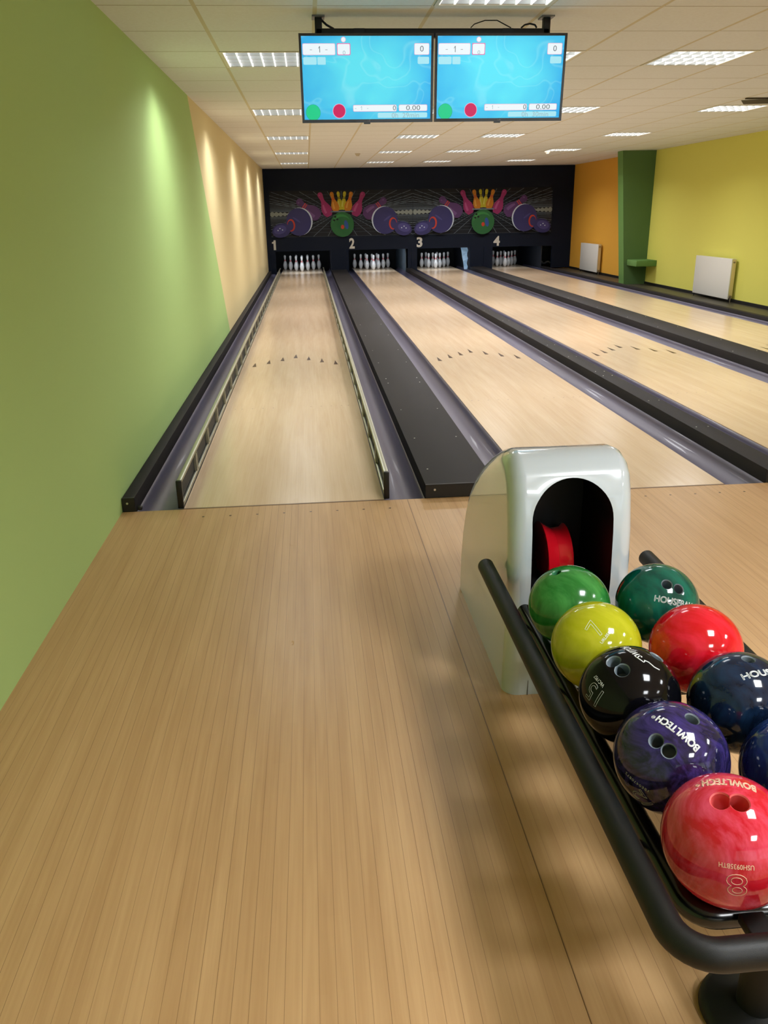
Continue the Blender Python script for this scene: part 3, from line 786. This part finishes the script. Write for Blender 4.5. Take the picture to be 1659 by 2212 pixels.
bm.faces.new(A).material_index = 1; bm.faces.new(B[::-1]).material_index = 1
bool_cut(hood, bm, [M['hood'], M['hoodin']])
for p in hood.data.polygons: p.use_smooth = True
hood.data.set_sharp_from_angle(angle=math.radians(40)); wm = hood.modifiers.new('wn', 'WEIGHTED_NORMAL'); wm.keep_sharp = True; wm.weight = 100
bm = NB(); lathe(bm, [(.108, -.043), (.114, -.040), (.105, -.026), (.092, -.004), (.090, .0), (.092, .004), (.093, .026), (.105, .040), (.100, .043)], 40, (-.003, -.215, .392), 'X')
obj('drive_wheel', bm, M['wheel'], HD, smooth=True, angle=50)
solid('seam', (-.115, -.4085, .0), (-.113, -.4045, .17), M['plate'], HD)

# ------------------------------------------------------------------ ball rack
RK = thing('ball_rack', 'black tubular ball rack in front of the white hood', 'ball rack', (1.4825, -2.5, 0))
zo, zi = .395, .325
def rp(pts): return [(x-1.4825, y+2.5, z) for x, y, z in pts]
bm = NB(); tube(bm, fillet(rp([(1.222, -1.775, zo), (1.220, -3.210, zo), (1.742, -3.210, zo), (1.742, -1.775, zo)]), .062, 10), .0250, 20); obj('outer_rail', bm, M['tube'], RK, smooth=True, angle=50)
bm = NB(); tube(bm, fillet(rp([(1.303, -1.955, zi), (1.303, -3.078, zi), (1.662, -3.078, zi), (1.662, -1.955, zi)]), .045, 8), .0215, 18); obj('inner_rail', bm, M['tubein'], RK, smooth=True, angle=50)
bm = NB(); tube(bm, rp([(1.4825, -1.955, .318), (1.4825, -3.07, .318)]), .016, 12); obj('middle_rail', bm, M['tubein'], RK, smooth=True)
for y in (-2.89, -2.36, -2.02): solid('crossbar', (-.20, y+2.5-.02, .285), (.20, y+2.5+.02, .302), M['tube'], RK, .003)
for y in (-2.89, -2.36, -2.02):
    for s in (-1, 1):
        bm = NB(); tube(bm, [(s*.198, y+2.5, .293), (s*.235, y+2.5, .33), (s*.256, y+2.5, .373)], .009, 8); obj('bracket', bm, M['tube'], RK, smooth=True)
solid('front_bracket', (-.115, -.69, .333), (-.072, -.60, .352), M['tube'], RK, .003)
solid('front_bracket', (.072, -.69, .333), (.115, -.60, .352), M['tube'], RK, .003)
solid('spine', (-.03, -.60, .262), (.03, .48, .284), M['tube'], RK, .003)
for y in (-3.02, -2.05):
    bm = NB(); lathe(bm, [(.095, 0), (.098, .006), (.096, .016), (.085, .024), (.05, .030), (.045, .034)], 40, (.004, y+2.5, 0)); f = obj('foot', bm, M['tube'], RK, smooth=True, angle=50)
    bm = NB(); lathe(bm, [(.034, .03), (.034, .262)], 24, (.004, y+2.5, 0)); obj('post', bm, M['tube'], RK, smooth=True, angle=50)

# ------------------------------------------------------------------ bowling balls
R_ = .108
M['holegrey'] = mat('hole_grey', rgb(112, 124, 132), .4)
BALLS = {
 'green': ((1.366, -2.165, .444), 'bright green bowling ball nearest the hood opening', pearl('ball_green', rgb(34, 110, 44), rgb(70, 150, 74), .14, 7, 1.5), [(-.373, .008, .928)], .011, 'hole_g'),
 'yellow': ((1.366, -2.381, .444), 'yellow bowling ball marked with a 7', pearl('ball_yellow', rgb(170, 172, 22), rgb(190, 190, 46), .08, 8, 1.5), [], .012, None),
 'black': ((1.366, -2.598, .444), 'black bowling ball marked with a 15', mat('ball_black', rgb(8, 8, 12), .09, spec=.25), [(-.441, -.114, .89), (-.361, -.385, .849), (.483, -.021, .876)], .0145, None),
 'purple': ((1.366, -2.815, .444), 'dark purple marbled bowling ball behind the pink-red one', pearl('ball_purple', rgb(24, 22, 52), rgb(64, 52, 124), .07, 11, 4, .42, .75), [(-.53, -.442, .724), (-.384, -.648, .657), (.192, -.214, .958)], .0125, None),
 'pink': ((1.372, -3.031, .440), 'pink-red marbled bowling ball marked with an 8', pearl('ball_pinkred', rgb(186, 24, 40), rgb(218, 82, 110), .07, 6, 3, .42, .72), [(-.327, -.175, .929), (-.081, -.277, .957)], .0150, 'hole_p'),
 'teal': ((1.601, -2.183, .444), 'teal green bowling ball at the back right of the rack', pearl('ball_teal', rgb(4, 62, 54), rgb(10, 110, 92), .08, 6, 1.5, .35, .7), [(-.068, -.579, .812), (.2, -.668, .717)], .0125, None),
 'red': ((1.597, -2.424, .444), 'plain bright red bowling ball without holes showing', pearl('ball_red', rgb(196, 14, 26), rgb(226, 40, 66), .09, 8, 1.5), [], .012, None),
 'navy': ((1.590, -2.652, .444), 'dark navy bowling ball in front of the bright red one', pearl('ball_navy', rgb(10, 22, 42), rgb(26, 52, 84), .09, 7, 2.5, .4, .75), [(.027, -.013, 1.0)], .0125, None),
 'blue': ((1.588, -2.884, .444), 'deep blue bowling ball cut off by the right edge', pearl('ball_blue', rgb(12, 22, 70), rgb(30, 56, 118), .09, 7, 2.5, .4, .75), [], .012, None),
}
HM = {'hole_g': mat('hole_green', rgb(60, 130, 90), .4), 'hole_p': mat('hole_pink', rgb(214, 84, 84), .4)}
INK = mat('ball_ink', rgb(228, 232, 232), .5)
INKT = mat('ball_ink_tan', rgb(226, 184, 158), .5)
INKG = mat('ball_ink_grey', rgb(176, 180, 172), .5)
TXT = [('teal', 'HOUSEBALL', (0.076, -0.878, 0.472), (0.961, -0.061, -0.268), .112, .0165, dict(outline=.0006, bold=.02), INK),
 ('navy', 'HOUSEBALL', (0.303, -0.354, 0.885), (0.946, 0.225, -0.234), .1322, .0145, dict(outline=.0008, bold=.02), INK),
 ('purple', 'BOWLTECH', (-0.161, -0.437, 0.885), (-0.565, 0.776, 0.28), .0903, .0145, dict(outline=.0009, bold=.01), INK),
 ('purple', '18E0470872', (-0.844, -0.534, -0.043), (-0.532, 0.824, 0.196), .0526, .0062, dict(space=1.2), INKG),
 ('purple', '12', (-0.742, -0.574, -0.347), (-0.603, 0.346, 0.719), .036, .030, dict(outline=.0005, bold=.02), INKG),
 ('black', 'V6C1957', (-0.77, -0.288, 0.569), (-0.232, 0.958, 0.17), .0348, .0078, {}, INK),
 ('black', '15', (-0.881, -0.344, 0.325), (-0.295, 0.936, 0.191), .0371, .040, dict(outline=.0005, bold=.04), INKG),
 ('black', 'SWITCH', (-0.022, 0.053, 0.998), (-0.281, 0.958, -0.057), .058, .015, dict(shear=.35, bold=.012), INK),
 ('yellow', 'URL05058', (-0.068, -0.743, 0.666), (0.715, 0.429, 0.552), .0438, .0070, {}, INK),
 ('yellow', '7', (-0.268, -0.573, 0.775), (0.624, 0.509, 0.592), .0268, .040, dict(outline=.0005, bold=.04), INK),
 ('pink', 'BOWLTECH', (-0.048, 0.135, 0.99), (-0.914, 0.394, -0.098), .0837, .0175, dict(outline=.0009, bold=.01), INKT),
 ('pink', 'USH0935BTH', (-0.35, -0.876, 0.333), (-0.936, 0.342, -0.083), .052, .0080, dict(bold=.012), INKT),
 ('pink', '8', (-0.337, -0.941, 0.042), (-0.932, 0.327, -0.158), .030, .040, dict(outline=.0006, bold=.03), INKT),
 ('green', 'HOUSEBALL', (0.233, 0.34, 0.911), (0.925, -0.368, -0.099), .0464, .0085, dict(outline=.0004), INK)]
def sph(n, x, up, u, v, h=0.):
    d = math.hypot(u, v)
    if d < 1e-9: return n*(R_+h)
    t = (x*u+up*v)/d; a = d/R_
    return (n*math.cos(a)+t*math.sin(a))*(R_+h)
for key, (c, lab, m, holes_, hr, hm) in BALLS.items():
    t = thing('bowling_ball', lab, 'bowling ball', c, 'bowling balls on the return rack')
    hmat = HM.get(hm, M['holegrey'])
    bm = NB(); bmesh.ops.create_uvsphere(bm, u_segments=72, v_segments=44, radius=R_)
    o = obj('ball_shell', bm, [m, hmat], t, smooth=True, angle=60)
    for hN in holes_:
        n = V(hN).normalized(); q = V((0, 0, 1)).rotation_difference(n).to_matrix().to_4x4()
        cb = NB(); lathe(cb, [(hr, R_-.055), (hr, R_-.0035), (hr*1.28, R_+.001), (hr*1.28, R_+.006)], 32, mi=1)
        bmesh.ops.transform(cb, matrix=q, verts=cb.verts)
        bool_cut(o, cb, [m, hmat])
    if holes_:
        for p in o.data.polygons: p.use_smooth = True
        o.data.set_sharp_from_angle(angle=math.radians(28))
    for b_, s, n, x, w, h, kw, ink in TXT:
        if b_ != key: continue
        n = V(n).normalized(); x = V(x); x = (x-n*x.dot(n)).normalized(); up = n.cross(x)
        bm = NB(); kw = dict(kw); lw = kw.pop('outline', 0)
        if lw: put_outline(bm, s, lambda a, b, z: sph(n, x, up, a, b, .0001), w, h, lw, **kw)
        else: put_text(bm, s, lambda a, b, z: sph(n, x, up, a, b, .0003), w, h, **kw)
        objf('printed_number' if s in ('12', '15', '7', '8') else 'printed_text', bm, ink, t)
        if s == 'BOWLTECH':
            bm = NB()
            for rr in (.0035, .0015): tube(bm, [sph(n, x, up, w/2+.008+rr*math.cos(a), .002+rr*math.sin(a), .0002) for a in [2*PI*k/12 for k in range(13)]], .0005, 5)
            objf('printed_mark', bm, ink, t)
        if s == 'SWITCH':
            bm = NB(); tube(bm, [V(p).normalized()*(R_+.0002) for p in ((-0.02, -0.168, .986), (.035, -.25, .968), (0.087, -0.316, 0.945), (.112, -.300, .949), (0.116, -0.266, 0.957), (0.186, -0.308, 0.933), (.225, -.355, .907), (0.27, -0.405, 0.873), (0.367, -0.433, 0.823))], .0013, 6)
            objf('printed_flourish', bm, ink, t)

# ------------------------------------------------------------------ lights in the pits
for i, x0 in enumerate(LX):
    ld = bpy.data.lights.new('pit_lamp', 'AREA'); ld.shape = 'RECTANGLE'; ld.size = .9; ld.size_y = .08
    ld.energy = (7, 7, 7, 3)[i]; ld.color = (.80, .90, 1.0)
    lo = bpy.data.objects.new('pit_lamp', ld); COL.objects.link(lo); lo.location = (x0+LW/2, YM+.12, .60)
    lo.rotation_euler = (math.radians(42), 0, 0)

w = bpy.data.worlds.new('world'); S.world = w; w.use_nodes = True
w.node_tree.nodes['Background'].inputs[0].default_value = (.75, .85, 1, 1)
w.node_tree.nodes['Background'].inputs[1].default_value = .35

# ------------------------------------------------------------------ camera
cd = bpy.data.cameras.new('camera'); cam = bpy.data.objects.new('camera', cd); COL.objects.link(cam)
cd.sensor_fit = 'HORIZONTAL'; cd.sensor_width = 36; cd.lens = 1750.51/1659*36; cd.clip_start = .02; cd.clip_end = 100
pi_, ya, ro = .3551, .0831, -.018
fw = V((math.sin(ya)*math.cos(pi_), math.cos(ya)*math.cos(pi_), -math.sin(pi_)))
r0 = V((math.cos(ya), -math.sin(ya), 0)); u0 = r0.cross(fw)
Rv = math.cos(ro)*r0+math.sin(ro)*u0; Uv = -math.sin(ro)*r0+math.cos(ro)*u0
mt = Matrix((Rv, Uv, -fw)).transposed().to_4x4(); mt.translation = V((.7134, -4.0674, 1.4445))
cam.matrix_world = mt
S.camera = cam
S.view_settings.view_transform = 'Standard'; S.view_settings.look = 'None'; S.view_settings.exposure = 0
S.cycles.max_bounces = 6; S.cycles.diffuse_bounces = 4; S.cycles.glossy_bounces = 3; S.cycles.use_adaptive_sampling = True; S.cycles.adaptive_threshold = .06; S.cycles.adaptive_min_samples = 12; S.cycles.caustics_reflective = False; S.cycles.caustics_refractive = False; S.cycles.use_denoising = True
S.cycles.sample_clamp_indirect = 6

for m in bpy.data.materials:                                 # faint glows need no direct sampling
    if m.name != 'daylit_glass': m.cycles.emission_sampling = 'NONE'
